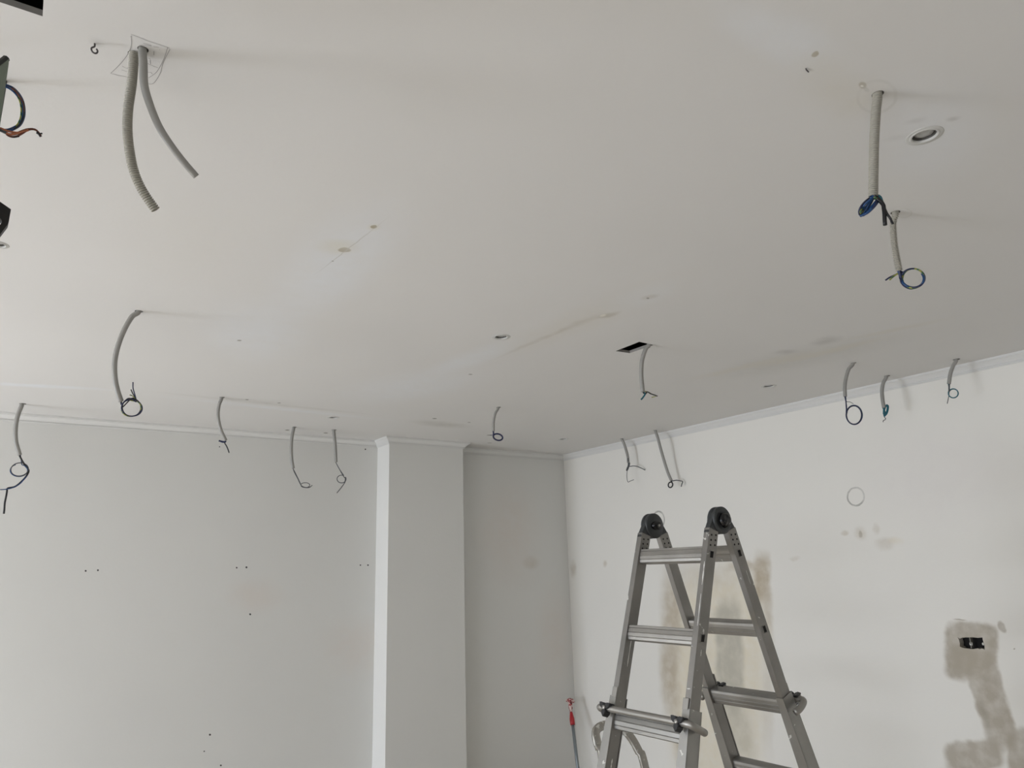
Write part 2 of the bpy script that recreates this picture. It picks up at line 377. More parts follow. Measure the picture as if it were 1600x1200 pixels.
# hatch opening top left, slot opening in the middle
hA, hB, hD = at_ceiling(66.5, 25.5), at_ceiling(2, 4), at_ceiling(68.5, -8)
e1 = (hB-hA).normalized(); e2 = (hD-hA).normalized()
HATCH = [hA, hA+e1*.34, hA+e1*.34+e2*.30, hA+e2*.30]
cut_ceiling(HATCH)
SLOT = [at_ceiling(962, 548.5), at_ceiling(984, 551.8), at_ceiling(1020.5, 539), at_ceiling(999, 534)]
cut_ceiling(SLOT)
DOWN = [('near', 1444.5, 212, 40), ('mid', 783, 526.5, 22), ('back_l', 521, 652.3, 14), ('back_r', 880.5, 686, 13), ('right', 1201, 603.3, 18), ('edge', -3, 382, 22)]
for _, x, y, w in DOWN: cut_ceiling(circ(at_ceiling(x, y), px_r(x, y, w)*1.02))
PIPES = {}
def pipe_hole(x, y, w): cut_ceiling(circ(at_ceiling(x, y), px_r(x, y, w), 16))
PH = [(223.5,77,16),(208,84,15),(217,486.5,12),(35.5,630.8,9.5),(347,620.8,8),(460,667.3,7),(522,671.8,8),(779,636.4,7.5),
      (971.5,685.5,6),(1023.5,672.4,6),(1333.5,567.3,8),(1386,587.4,9),(1494.5,561.6,10),(1371.5,147,18),(1399,332,14)]
for h in PH: pipe_hole(*h)
cutter = from_bm('cutter', cut)
bm = bmesh.new(); bm_box(bm, (XL-.2, YF-.2, ZC), (XR+.2, YB+.2, ZC+.0125)); ceiling = from_bm('ceiling', bm)
def apply_cut(o, cutter, mats):
    md = o.modifiers.new('cut', 'BOOLEAN'); md.operation = 'DIFFERENCE'; md.object = cutter; md.solver = 'EXACT'
    dg = bpy.context.evaluated_depsgraph_get(); me = bpy.data.meshes.new_from_object(o.evaluated_get(dg))
    o.modifiers.clear(); o.data = me; me.materials.clear()
    for m in mats: me.materials.append(m)
    bpy.data.objects.remove(cutter)
M_core = mat('board_core', srgb(150, 147, 141), .85, bump=.4)
apply_cut(ceiling, cutter, [M_ceil, M_core]); structure(ceiling)
for f in ceiling.data.polygons: f.material_index = 1 if abs(f.normal.z) < .5 else 0
bm = bmesh.new(); bm_box(bm, (XL-.2, YF-.2, ZC+.20), (XR+.2, YB+.2, ZC+.35)); structure(from_bm('ceiling', bm, M_void))

# ------------------------------------------------------------------ walls and floor
H0, H1 = 0.0, ZC+.20
def wall(name, a, b, m):
    bm = bmesh.new(); bm_box(bm, a, b); return structure(from_bm(name, bm, m))
wall('floor', (XL-.2, YF-.2, -.15), (XR+.2, YB+.2, 0), M_floor)
wall('wall_back', (XL-.2, YB, 0), (XR+.2, YB+.2, H1), M_back)
wall('wall_pillar', (PX0, PY, 0), (PX1, YB, H1), M_wall)
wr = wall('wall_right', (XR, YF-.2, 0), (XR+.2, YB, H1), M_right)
sock = [(1496,995.4),(1499.5,998),(1504,996),(1512,996),(1520,995.8),(1528,996.6),(1535,996),(1535.6,1000),(1538,1008),(1538.8,1015),(1534,1013.2),(1531,1014.5),(1527,1013),(1520,1014.4),(1512,1013.4),(1504,1012.3),(1499.5,1010),(1499.6,1005),(1498,999)]
sp = [at_right(*p) for p in sock]
cb_ = bmesh.new(); bm_prism(cb_, [p-Vector((.02,0,0)) for p in sp], (.07, 0, 0)); apply_cut(wr, from_bm('cutter', cb_), [M_right])
# left wall with two window openings, wall behind the camera with one
def wall_open(name, axis, pos, lo, hi, openings, m):
    bm = bmesh.new(); t = .2
    cuts = sorted(openings); x = lo
    def add(x0, x1, z0, z1):
        if axis == 'x': bm_box(bm, (pos-t, x0, z0), (pos, x1, z1))
        else: bm_box(bm, (x0, pos-t, z0), (x1, pos, z1))
    for a, b, z0, z1 in cuts:
        add(x, a, 0, H1)
        if z0 > 0: add(a, b, 0, z0)
        add(a, b, z1, H1); x = b
    add(x, hi, 0, H1); return structure(from_bm(name, bm, m))
WL = [(-2.4, .6, .2, 2.3), (1.7, 4.9, .05, 2.1)]; WF = [(-2.2, 1.6, .1, 2.4)]
wall_open('wall_left', 'x', XL, YF-.2, YB, WL, M_wall)
wall_open('wall_front', 'y', YF, XL, XR, WF, M_wall)
n = 0
for axis, pos, ops in (('x', XL-.1, WL), ('y', YF-.1, WF)):
    for a, b, z0, z1 in ops:
        n += 1; bm = bmesh.new()
        def bar(p0, p1, q0, q1):
            if axis == 'x': bm_box(bm, (pos-.025, p0, q0), (pos+.025, p1, q1))
            else: bm_box(bm, (p0, pos-.025, q0), (p1, pos+.025, q1))
        bar(a, b, z0, z0+.06); bar(a, b, z1-.06, z1); bar(a, a+.06, z0+.06, z1-.06); bar(b-.06, b, z0+.06, z1-.06)
        mid = (a+b)/2; bar(mid-.03, mid+.03, z0+.06, z1-.06)
        structure(from_bm('window_%d' % n, bm, M_frame))

# ------------------------------------------------------------------ cornice swept round the walls and the pillar
PROF = [(.0424,0),(.0424,.010),(.036,.0105),(.036,.013),(.030,.017),(.023,.023),(.017,.030),(.014,.036),(.010,.0365),(.010,.0385),(.013,.039),(.013,.0425),(.006,.043),(.006,.047),(0,.047)]
path = [Vector(p) for p in ((XL, YB), (PX0, YB), (PX0, PY), (PX1, PY), (PX1, YB), (XR, YB), (XR, YF))]
bm = bmesh.new(); rows = []
for i, p in enumerate(path):
    def nrm(a, b): d = (b-a).normalized(); return Vector((d.y, -d.x))     # room side
    if i == 0: off = nrm(path[0], path[1])
    elif i == len(path)-1: off = nrm(path[-2], path[-1])
    else:
        n1, n2 = nrm(path[i-1], p), nrm(p, path[i+1]); off = (n1+n2)/(1+n1.dot(n2))
    rows.append([bm.verts.new((p.x+off.x*o, p.y+off.y*o, ZC-d)) for o, d in PROF]+[bm.verts.new((p.x, p.y, ZC))])
for A, B in zip(rows, rows[1:]):
    for k in range(len(A)-1): bm.faces.new((A[k], B[k], B[k+1], A[k+1]))
structure(from_bm('trim_1', bm, M_trim))

# ------------------------------------------------------------------ socket box in the right wall
c0 = sum(sp, Vector())/len(sp)
ys = sorted(p.y for p in sp); zs = sorted(p.z for p in sp)
bm = bmesh.new(); x0, x1, y0, y1, z0, z1 = XR+.004, XR+.046, ys[0]+.001, ys[-1]-.001, zs[0]+.001, zs[-1]-.001
bm_box(bm, (x1-.003, y0, z0), (x1, y1, z1))
for a, b in (((x0, y0, z0), (x1, y0+.002, z1)), ((x0, y1-.002, z0), (x1, y1, z1)), ((x0, y0, z0), (x1, y1, z0+.002)), ((x0, y0, z1-.002), (x1, y1, z1))): bm_box(bm, a, b)
sb = from_bm('socket_box', bm, M_dark); tag(sb, 'black open double socket box sunk in the puttied right wall', 'socket box')
bm = bmesh.new()
pc = at_right(1516, 1005); bm_box(bm, (XR+.003, pc.y-.0025, zs[0]+.004), (XR+.03, pc.y+.0025, zs[-1]-.003))
from_bm('divider', bm, mat('grubby_divider', srgb(120,116,108), .7), sb)
for (x, y, r) in ((1516, 1006.5, .0085), (1535, 1006.5, .006)):
    bm = bmesh.new(); p = at_right(x, y); bmesh.ops.create_icosphere(bm, subdivisions=3, radius=r, matrix=Matrix.Translation((XR+.004+r*.5, p.y, p.z)) @ Matrix.Diagonal((.6, .8, 1.2, 1)))
    for v in bm.verts: v.co += Vector(noise.noise_vector(v.co*90))*.002
    from_bm('plaster_blob', bm, M_paint, sb, True)

# ------------------------------------------------------------------ downlights
DL = {'near': 'round recessed downlight with white ring beside the ribbed conduit at upper right',
      'mid': 'round recessed downlight in mid ceiling, left of the rectangular slot',
      'back_l': 'tiny recessed downlight near the back wall, left of the pillar',
      'back_r': 'tiny recessed downlight near the back right corner of the ceiling',
      'right': 'small recessed downlight near the right wall, between slot and wall conduits',
      'edge': 'recessed downlight cut by the left edge, below the black bracket'}
M_ring = mat('downlight_ring', srgb(204, 203, 198), .5); M_lens = mat('downlight_lamp', srgb(178, 178, 174), .35, 0, bump=.6, bscale=90, var=.2, vscale=40); M_cup = mat('downlight_cup', srgb(96, 94, 90), .4, .3)
for key, x, y, w in DOWN:
    c = at_ceiling(x, y); r = px_r(x, y, w)
    t = empty('downlight', c, DL[key], 'downlight', 'recessed downlights in the ceiling')
    A = (0, 0, -1)
    bm = bmesh.new(); bm_lathe(bm, [(r*.86, -.010), (r*.86, .0005), (r*.90, .0022), (r*1.02, .0024), (r*1.06, .0008), (r*1.12, .0006), (r*1.30, .0012), (r*1.34, .0002), (r*1.34, 0), (r*1.0, 0)], c, A, 40); from_bm('ring', bm, M_ring, t, True)
    bm = bmesh.new(); bm_lathe(bm, [(r*.86, -.003), (r*.80, -.012), (r*.62, -.030), (r*.30, -.045), (0, -.046)], c, A, 40); from_bm('reflector_cup', bm, M_cup, t, True)
    bm = bmesh.new(); bm_lathe(bm, [(0, -.004), (r*.35, -.0045), (r*.68, -.0065), (r*.72, -.009), (r*.66, -.02), (0, -.024)], c, A, 32); from_bm('lamp', bm, M_lens, t, True)

# ------------------------------------------------------------------ conduits with their wires
CG = 'cable conduits hanging from the ceiling'
def loop_px(c, rx, ry, rot, a0, a1, n=22):
    cr, sr = math.cos(math.radians(rot)), math.sin(math.radians(rot)); out = []
    for k in range(n+1):
        a = math.radians(a0+(a1-a0)*k/n); u, v = rx*math.cos(a), ry*math.sin(a)
        out.append((c[0]+u*cr-v*sr, c[1]+u*sr+v*cr))
    return out
def conduit(label, pts, w, wires=(), ribbed=False, cname='pipe', bend=0.0, wend=None, pmat=None, cat='conduit'):
    """pts: pixel centre line from the hole down; w: width in pixels; bend: how far the pipe swings away from the viewer (m)."""
    hole = at_ceiling(*pts[0]); hd = hdist(hole); n = len(pts)-1
    P3 = [at_dist(x, y, hd+bend*(i/n)**1.5) for i, (x, y) in enumerate(pts)]
    P3[0] = hole
    path = catmull([hole+Vector((0, 0, .07))]+P3, 10)
    dep = depth_of(P3[len(P3)//2]); g = 1.12 if w < 8 else 1.0; r0 = g*w/2*dep/F_PX; r1 = g*(wend or w)/2*dep/F_PX
    t = empty('conduit', hole, label, cat, CG)
    pm = pmat or (M_pvc_b if ribbed else M_pvc)
    if ribbed:
        pitch = .0042; path = resample(path, pitch/8); N = len(path)
        rad = lambda i: (r0+(r1-r0)*i/N)*(1.05, 1.06, 1.06, 1.0, .84, .77, .77, .86)[i % 8]
        tube(cname, path, rad, pm, t, 16, r1*.78)
    else:
        path = resample(path, .006); N = len(path)
        tube(cname, path, lambda i: r0+(r1-r0)*i/N, pm, t, 16, r1*.74)
    end_dir = (path[-1]-path[-5]).normalized(); end = path[-1]
    hd2 = hdist(end)
    for j, wr_ in enumerate(wires):
        m, wpx, pp = wr_[:3]; sw = wr_[3] if len(wr_) > 3 else 0.0
        name = wr_[4] if len(wr_) > 4 else 'wire'
        pp3 = []
        for i, q in enumerate(pp):
            dd = sw*math.sin(i*.55+j)*.5+(q[2] if len(q) > 2 else 0)+j*.0012
            pp3.append(at_dist(q[0], q[1], hd2+dd))
        ang = j*2.1; side = end_dir.orthogonal().normalized(); off = (Matrix.Rotation(ang, 3, end_dir) @ side)*r1*.35
        wp = catmull([end-end_dir*.035+off, end-end_dir*.006+off]+pp3, 6)
        rr = wpx*1.2/2*depth_of(end)/F_PX
        tube(name, resample(wp, max(rr*1.5, .0022)), rr, m, t, 7)
    return t
def jit(pts, dx, dy): return [(p[0]+dx, p[1]+dy)+tuple(p[2:]) for p in pts]

conduit('smooth grey conduit bending right from the pencilled square at upper left',
        [(223,77),(224,100),(225.5,133),(234,163),(248,197),(267,227),(287,253),(307,276)], 13.2, wend=10.5, bend=.05)
conduit('long beige ribbed conduit curving down from the pencilled square at upper left',
        [(209,83),(208.5,100),(205.5,133),(200.5,167),(199,200),(202,233),(209,267),(222,297),(243,328)], 14.2, ribbed=True, bend=.03, wend=14)

lpA = loop_px((205.5,637), 15.8, 13.2, 0, 195, -165)
conduit('grey conduit curving down to a dark coil of wire, left of centre',
        [(217,486),(206.5,494.5),(194,515.5),(184.5,540),(179.3,564.5),(179.5,589),(183.5,610),(189.5,628)], 7,
        [(M_navy, 1.5, [(190,632)]+lpA+[(192,630),(200,622.5),(207,624),(213,628),(211,618),(208,607),(207.8,597)], .012),
         (M_black, 1.5, [(189,632)]+jit(loop_px((205.5,636.5),14.6,14,8,190,-190),0,0)+[(205,623),(211,622),(207,614),(204.5,608.5)], .010),
         (M_yg, 1.3, [(190,631)]+loop_px((205,638),15.5,12.6,-8,175,-90)+[(214,627),(209,620.5),(206,618),(202.5,617)], .012),
         (M_navy, 1.4, [(190,633)]+loop_px((206,637.5),16.4,12.8,5,180,-150), .010)], bend=.06)

lpB = loop_px((30.5,733.5), 13.8, 10.2, -8, -60, 300)
conduit('grey conduit with blue wire ring and black-taped tail, at far left',
        [(34.5,631),(27.5,650),(24.3,670),(25,690),(30.8,711)], 5.6,
        [(M_grayw, 1.3, [(33,718),(37,722.5)]+lpB, .01), (M_blue, 1.3, [(33,717),(38,724),(43.5,733),(44,740),(39,747),(31,756),(20,762),(9,764.5),(0,765)], .01),
         (M_blue, 1.2, [(33,719)]+loop_px((29.5,735),13.5,9.6,0,-70,250), .01),
         (M_black, 2.2, [(38,726),(44.5,734),(43,741),(36,750),(24,760),(12,762.8),(11,767),(9.5,776),(7.5,786),(6.8,796),(6,803)], .0, 'taped_wire')], bend=.05)

conduit('short grey conduit with folded navy wires against the back wall, left of the pair',
        [(346.5,621),(342.6,632),(340.6,646),(342,660),(346,674),(353,689)], 4.7,
        [(M_navy, 2.4, [(352,690.5),(347,690),(341.5,688.4)]), (M_blue, 1.2, [(353,690.5),(348,691.3),(343,689.5)]), (M_black, 1.6, [(351,691.5),(354,697),(356.5,703),(358,707.5)])], bend=.03)
conduit('slim conduit ending in a flat wire ring, left one of the pair near the pillar',
        [(459,667.5),(456,684),(455,700),(455.6,716),(458,732)], 4.5,
        [(M_grayw, 1.0, [(461,738),(466,748),(470,757)]+loop_px((477,758),7,3.8,0,180,-175)+[(475,761.5),(483,761.8),(487.6,758.5)]), (M_black, 1.0, [(460,738),(465,747.5),(470,757.5),(476,761.3),(484,761),(488,758)])], bend=.02)
conduit('short straight conduit with a round wire ring, right one of the pair near the pillar',
        [(521.4,671.8),(523,688),(524.4,708),(524.8,722.4)], 4.4,
        [(M_grayw, 1.1, [(526,725),(531,734),(536.5,742)]+loop_px((533.7,748.5),7,6,0,-60,-390)+[(538.5,754),(533,762),(527,769.5)]), (M_black, 1.0, [(526.5,726),(536,743),(540,748.5),(538.5,754.5),(532.5,763),(526.3,770.5)])], bend=.01)
conduit('small conduit with a thick navy wire ring, hanging above the pillar right edge',
        [(778.5,636.5),(773.8,646),(771,660),(770.8,674)], 4.0,
        [(M_navy, 2.0, [(771,676)]+loop_px((778,683),7.6,5,15,185,560)), (M_black, 1.8, [(771,677)]+loop_px((778,683),7.2,4.7,15,190,540)), (M_navy, .8, [(771,679),(768,680),(765.5,680)])], bend=.02)
conduit('grey conduit out of the rectangular ceiling slot with a forked wire end',
        [(1014,538.5),(1010,543),(1006,553),(1003,565),(1002,580),(1002.5,595),(1004.5,613)], 5.9,
        [(M_black, 1.5, [(1006,615),(1009,614),(1012,612.3),(1016,615),(1022,617),(1027.5,619)]), (M_teal, 2.2, [(1008,615),(1006,619),(1003.4,622.5),(1001.5,624.5)]), (M_black, 1.5, [(1011,612.5),(1007.5,617),(1004,622)]), (M_yg, 1.1, [(1013,612.5),(1020,616.8),(1026,618.3),(1022,620),(1018,621)])], bend=.03)
conduit('small conduit nearest the room corner on the right wall, with two kinked wire tails',
        [(971.5,685.6),(975,693),(978.8,705),(981,714),(981.8,723)], 3.8,
        [(M_grayw, 2.6, [(983,725),(981.5,730),(979.3,735)]), (M_black, 1.4, [(984,724),(980,731),(979,736)]), (M_grayw, 1.1, [(983,728.5),(989,728),(995,728.7),(1002,731.5),(1008,734.5)]), (M_grayw, .8, [(980,736),(979.5,745),(981,753),(985,751.5),(990.5,749.5)])], bend=0)
conduit('long slanting conduit by the right wall above the ladder, ending in a small loop',
        [(1024,672.6),(1028,684.7),(1032.2,701),(1038,721),(1043.4,738),(1049,751)], 4.1,
        [(M_black, 1.8, [(1049,752)]+loop_px((1047.6,757.5),3.4,4.4,15,-60,320)), (M_grayw, 1.3, [(1051,751.3),(1057,750.3),(1062,751),(1066.4,752.3),(1065.5,756),(1064.4,760.5)])], bend=0)
conduit('conduit with a large hanging navy wire ring, left of the three at right',
        [(1333,567.2),(1326,577),(1321.6,592),(1320,605),(1320.6,620)], 4.9,
        [(M_navy, 1.5, [(1321.5,626),(1322.5,636)]+loop_px((1334.4,648.5),12.3,14.8,-5,195,560)), (M_black, 1.3, [(1321.5,627),(1322,634)]+loop_px((1334.4,648.5),11.6,14.2,-2,190,560)), (M_teal, 1.2, [(1322,628),(1323,638)]+loop_px((1334.8,648),12.6,15,-8,170,-200)), (M_grayw, .8, [(1322.5,627),(1328,628),(1333.5,631)])], bend=0)
conduit('conduit with a thick folded teal wire bundle, middle of the three at right',
        [(1385,587.4),(1380,598.6),(1378.2,611),(1379,624),(1381.3,638)], 5.0,
        [(M_teal, 2.4, [(1381,640),(1380.8,648)]+loop_px((1384.3,641),2.6,8.6,14,120,420)), (M_teal, 2.4, [(1381.5,641),(1384,647),(1386.6,640),(1387,634),(1384.8,635)]), (M_teal, 2.2, [(1381,642),(1382,651),(1384,646)]), (M_black, .9, [(1382,651),(1383.6,653.5),(1383,655.8),(1380.3,657),(1379.8,659.5)])], bend=0)
conduit('conduit nearest the right frame edge, with a small teal wire ring',
        [(1494,561.6),(1489.5,571),(1485,584),(1482.6,600)], 5.0,
        [(M_grayw, 2.0, [(1483,606),(1483,612)]), (M_teal, 1.5, [(1483,607),(1482,613)]+loop_px((1489.5,614.6),7.6,7,0,180,560)), (M_black, 1.2, [(1483.5,607),(1483,610)]+loop_px((1489.8,614.8),7.2,6.8,0,190,500)), (M_grayw, 1.0, [(1482.5,609),(1482.8,617),(1481.5,624),(1480,631)])], bend=0)
conduit('straight beige ribbed conduit with blue wire loops, upper right beside the round downlight',
        [(1370.5,146.5),(1368.6,174),(1366,219),(1365,260),(1364.3,307)], 14, ribbed=True, wend=13.6,
        wires=[(M_blue, 3.0, [(1362,312)]+loop_px((1358,322),20,6.5,-43,150,520), .02), (M_navy, 2.8, [(1364,311)]+loop_px((1356,322),18,8,-47,140,520), .02),
               (M_yg, 2.4, [(1360,312)]+loop_px((1357,321),17,5,-45,160,430), .02), (M_teal, 3.4, [(1366,311),(1373,306),(1376,309),(1379,317),(1381.5,328)]),
               (M_blue, 3.2, [(1358,318),(1343,332),(1352,334),(1366,318),(1375.5,306.5)]),
               (M_black, 5.2, [(1379,318,-.004),(1381,326,-.004),(1382,334,-.004),(1382.3,343,-.004),(1383,352,-.004)], 0, 'tape_wrap'), (M_black, 3.2, [(1380,322,-.004),(1386,334,-.004),(1391,341,-.004),(1395,350,-.004)], 0, 'taped_wire')])
conduit('short beige ribbed conduit with yellow-green and blue coil, below the other ribbed one',
        [(1399,332),(1396.5,343),(1395.5,355),(1397,377),(1400,397),(1405,423)], 9.6, ribbed=True, wend=10.2,
        wires=[(M_navy, 2.2, [(1407,430)]+loop_px((1426.5,434.5),18.5,14.8,0,185,-160)+[(1409,424),(1400,429),(1391,433),(1383.5,438)], .012),
               (M_blue, 3.0, [(1407,432)]+loop_px((1426,435),17.5,14.2,8,175,-40), .012), (M_yg, 2.2, [(1407,429)]+loop_px((1427,435),17,15.2,-6,180,-175)+[(1406,427),(1396,432),(1390,437.5)], .012),
               (M_navy, 2.4, [(1406,434)]+loop_px((1424,437),17,14,12,170,80)+[(1430,450)], .01)], bend=.05)

# ------------------------------------------------------------------ pencil marks on the board round the two big conduits
M_pencil = mat('pencil_graphite', srgb(150, 148, 146), .7)
bm = bmesh.new()
def stroke(pts, w=.0009):
    P = catmull([at_ceiling(x, y, .0004) for x, y in pts], 6)
    L = []
    for i, p in enumerate(P):
        t = (P[min(i+1, len(P)-1)]-P[max(i-1, 0)]).normalized(); s = Vector((-t.y, t.x, 0))*w/2
        L.append((bm.verts.new(p+s), bm.verts.new(p-s)))
    for a, b in zip(L, L[1:]): bm.faces.new((a[0], a[1], b[1], b[0]))
for s in ([(204.5,53.5),(219,59),(235,65.5),(250,70),(265,75.5)], [(204.8,56),(205.3,70),(200,84),(188,100),(173,114.5)], [(173,114.8),(186,118),(199,120.5),(214,123)],
          [(262,74),(256,92),(245,112),(232,122)], [(265.5,77),(255,98),(250,115),(240,130),(230,131)], [(224,67.5),(230,69),(237,71.5)], [(217,71),(226,70.5),(236,72)],
          [(240.5,80),(240.4,86)], [(232,91),(235,92.5)], [(234.5,94),(235.3,100)], [(230,99),(238,102.5),(246.5,106)], [(231,113),(236,113.5),(238,116)], [(249,77.5),(250,78)], [(191,103),(196,106),(204,107)], [(190,109),(198,112)], [(240,73),(248,74)]):
    stroke(s)
pn = from_bm('pencil_line', bm, M_pencil, ceiling)

# ------------------------------------------------------------------ small open hook and a fixing in the ceiling
h = at_ceiling(147.5, 68); M_hook = mat('dull_steel_hook', srgb(96, 92, 92), .4, .8)
hk = tag(from_bm('ceiling_hook', (lambda b: (bm_tube(b, resample(catmull([h+Vector((0,0,.004))]+[at_dist(x, y, hdist(h)) for x, y in ((148,70),(147.5,73),(143.5,74.5),(142.8,77.5),(145,81.5),(149,83.5),(152,82),(152.3,79),(150.5,76.5))], 6), .0015), .00155, 9), b)[1])(bmesh.new()), M_hook, None, True),
         'small open steel hook screwed in the ceiling at upper left', 'hook')
a = at_ceiling(1259, 107); b_ = at_ceiling(1263, 110); bm = bmesh.new()
bm_tube(bm, [a+Vector((0,0,.004)), a-Vector((0,0,.002)), b_-Vector((0,0,.004))], .0013, 7)
tag(from_bm('bent_nail', bm, M_hook, None, True), 'tiny dark bent nail in the ceiling left of the ribbed conduit', 'nail')

# ------------------------------------------------------------------ hatch: things inside the opening, panel, wire bundle, bracket at the left edge
bm = bmesh.new(); k = hA+e1*.17+e2*.15
def inhatch(u, v, z): return hA+e1*u+e2*v+Vector((0, 0, z))
bm_hexa(bm, [inhatch(.06,.02,.03), inhatch(.30,.02,.03), inhatch(.30,.2,.03), inhatch(.06,.2,.03), inhatch(.06,.02,.10), inhatch(.30,.02,.10), inhatch(.30,.2,.10), inhatch(.06,.2,.10)]); bevel(bm, .006)
tag(from_bm('junction_box', bm, mat('grey_green_plastic', srgb(120, 130, 118), .5)), 'grey green box inside the dark ceiling hatch at top left', 'junction box')
hdq = 1.30
def q3(x, y, d=0.0): return at_dist(x, y, hdq+d)
poly = [q3(15, 91), q3(13.6, 100), q3(.5, 199), q3(-70, 330, -.05), q3(-150, 260, -.10), q3(-70, 160, -.05)]
nv = (poly[2]-poly[0]).cross(poly[4]-poly[0]).normalized(); nv = nv if nv.dot(CAM-poly[0]) < 0 else -nv
t = empty('hanging_panel', poly[0], 'grey green panel hanging at the left edge with wires looping behind', 'panel')
bm = bmesh.new(); bm_prism(bm, poly, nv*.014); bevel(bm, .0015)
from_bm('board', bm, mat('grey_green_board', srgb(126, 136, 122), .6, var=.06, vscale=12), t)
bm = bmesh.new(); e = (poly[0]-poly[5]).normalized()
bm_tube(bm, [poly[5]+nv*.006, poly[0]+nv*.006], .0055, 8); from_bm('edge_strip', bm, mat('dark_edge', srgb(44, 46, 42), .6), t, True)
bm = bmesh.new(); top = at_ceiling(-60, 75); bm_tube(bm, [q3(-60, 152, -.04), top], .002, 8); from_bm('hanger_wire', bm, M_black, t, True)
wb = empty('wire_bundle', q3(9, 132, .03), 'loop of blue, brown and yellow-green wires beside the green panel', 'wires')
arc = [(-12,128),(-2,130),(10,132.5),(20,137),(29,146),(35.5,157),(37.8,170),(36.5,184),(31,195),(22,201.5),(12,205),(2,204),(-10,200)]
for m, off, w in ((M_blue, (0, 0), 3.2), (M_blue, (-3.5, 3.0), 3.0), (M_brown, (-.5, 2), 2.8), (M_yg, (-4.5, 1), 2.6), (M_brown, (-1.5, -.5), 2.8), (M_black, (.8, .5), 2.2), (M_blue, (-2.2, 1.2), 2.6)):
    pts = []
    for i, (x, y) in enumerate(arc):
        u = i/(len(arc)-1); kx = off[0]*(1-.3*u)+math.sin(u*7+w*3)*.8; ky = off[1]*math.cos(u*3)
        pts.append(q3(x+kx, y+ky, .03+.006*math.sin(u*9+w*5)))
    rr = w/2*depth_of(pts[3])/F_PX
    tube('wire', resample(catmull(pts, 6), .003), rr, m, wb, 8)
for m, pts, w in ((M_copper, [(-6,198),(6,205),(14,210),(24,209),(35,206),(44,203)], 4.2), (M_copper, [(0,200),(10,204),(20,206.5),(30,207),(40,203)], 3.4), (M_grayw, [(-8,200),(2,204),(10,208)], 5), (M_brown, [(10,210),(16,213.5),(26,213),(34,209),(44,203),(54,202.5),(60,206.5)], 3.0), (M_black, [(12,211.5),(20,214.5),(30,213)], 2.4), (M_brown, [(30,206),(42,201.8),(54,201.8),(61,207.5),(64.5,213)], 2.6), (M_black, [(57,207.5),(61,209.5),(65.8,208.3)], 2.8), (M_black, [(58,206),(61,210),(63.5,214)], 3)):
    P = [q3(x, y, .01) for x, y in pts]; tube('stripped_wire', resample(catmull(P, 6), .003), w/2*depth_of(P[0])/F_PX, m, wb, 8)

hdb = 1.55
def b3(x, y, d=0.0): return at_dist(x, y, hdb+d)
t = empty('bracket', b3(0, 340), 'black angular metal bracket with a hole at the left edge', 'bracket')
out = [b3(*p) for p in ((-14,308),(0,315),(17.2,327),(13.6,347),(12.6,350),(0,366.5),(-14,384),(-40,372),(-44,330),(-34,310))]
hc = (-4, 346); inn = [b3(hc[0]+7*math.cos(2*math.pi*k/16), hc[1]+6.2*math.sin(2*math.pi*k/16)) for k in range(16)]
nb = (out[3]-out[0]).cross(out[6]-out[0]).normalized(); nb = nb if nb.dot(CAM-out[0]) < 0 else -nb
bm = bmesh.new()
of = [bm.verts.new(p) for p in out]; inf = [bm.verts.new(p) for p in inn]
eds = [bm.edges.new((of[i], of[(i+1)%len(of)])) for i in range(len(of))]+[bm.edges.new((inf[i], inf[(i+1)%16])) for i in range(16)]
r_ = bmesh.ops.triangle_fill(bm, edges=eds, use_beauty=True)
ex = bmesh.ops.extrude_face_region(bm, geom=list(bm.faces)); bmesh.ops.translate(bm, verts=[v for v in ex['geom'] if isinstance(v, bmesh.types.BMVert)], vec=nb*.02)
M_brk = mat('black_bracket_metal', srgb(34, 31, 30), .5, .4, var=.2, vscale=30)
from_bm('plate', bm, M_brk, t)
bm = bmesh.new(); s0 = b3(-26, 314)+nb*.01; bm_tube(bm, [s0, Vector((s0.x, s0.y, ZC))], .006, 12); from_bm('stem', bm, M_brk, t, True)

# ------------------------------------------------------------------ ladder
AP = Vector((2.067173, 1.900997, CAM.z+0.138582)); PHI = -0.029964
W0, KF, TA, TB, RD, RTK, Q0, T1 = 0.346254, 0.004441, 0.310587, 0.344482, 0.048075, 0.024188, 0.035613, 0.134113
LU = Vector((math.sin(PHI), math.cos(PHI), 0)); LV = Vector((math.cos(PHI), -math.sin(PHI), 0)); LZ = Vector((0, 0, 1))
SEC = {'F': (-LV*math.sin(TA)-LZ*math.cos(TA), -LV*math.cos(TA)+LZ*math.sin(TA)), 'R': (LV*math.sin(TB)-LZ*math.cos(TB), LV*math.cos(TB)+LZ*math.sin(TB))}
lad = empty('step_ladder', Vector((AP.x, AP.y, 0)), 'tall folding aluminium ladder opened as an A-frame in front of the right wall', 'ladder')
def LP(sec, u, q, s):    # u across (-near +far), q outward, s down the rail
    d, n = SEC[sec]; return AP+LU*u+d*s+n*(Q0+q)
def rail_box(bm, sec, side, s0, s1, o_in, o_out, q0, q1, flare=KF):
    pts = []
    for s in (s0, s1):
        w = W0/2+flare*s
        for uu, qq in ((w-o_in, q0), (w+o_out, q0), (w+o_out, q1), (w-o_in, q1)): pts.append(LP(sec, side*uu, qq, s))
    bm_hexa(bm, pts)
SEND = {k: (AP.z-.012+(SEC[k][1].z*Q0))/(-SEC[k][0].z) for k in 'FR'}
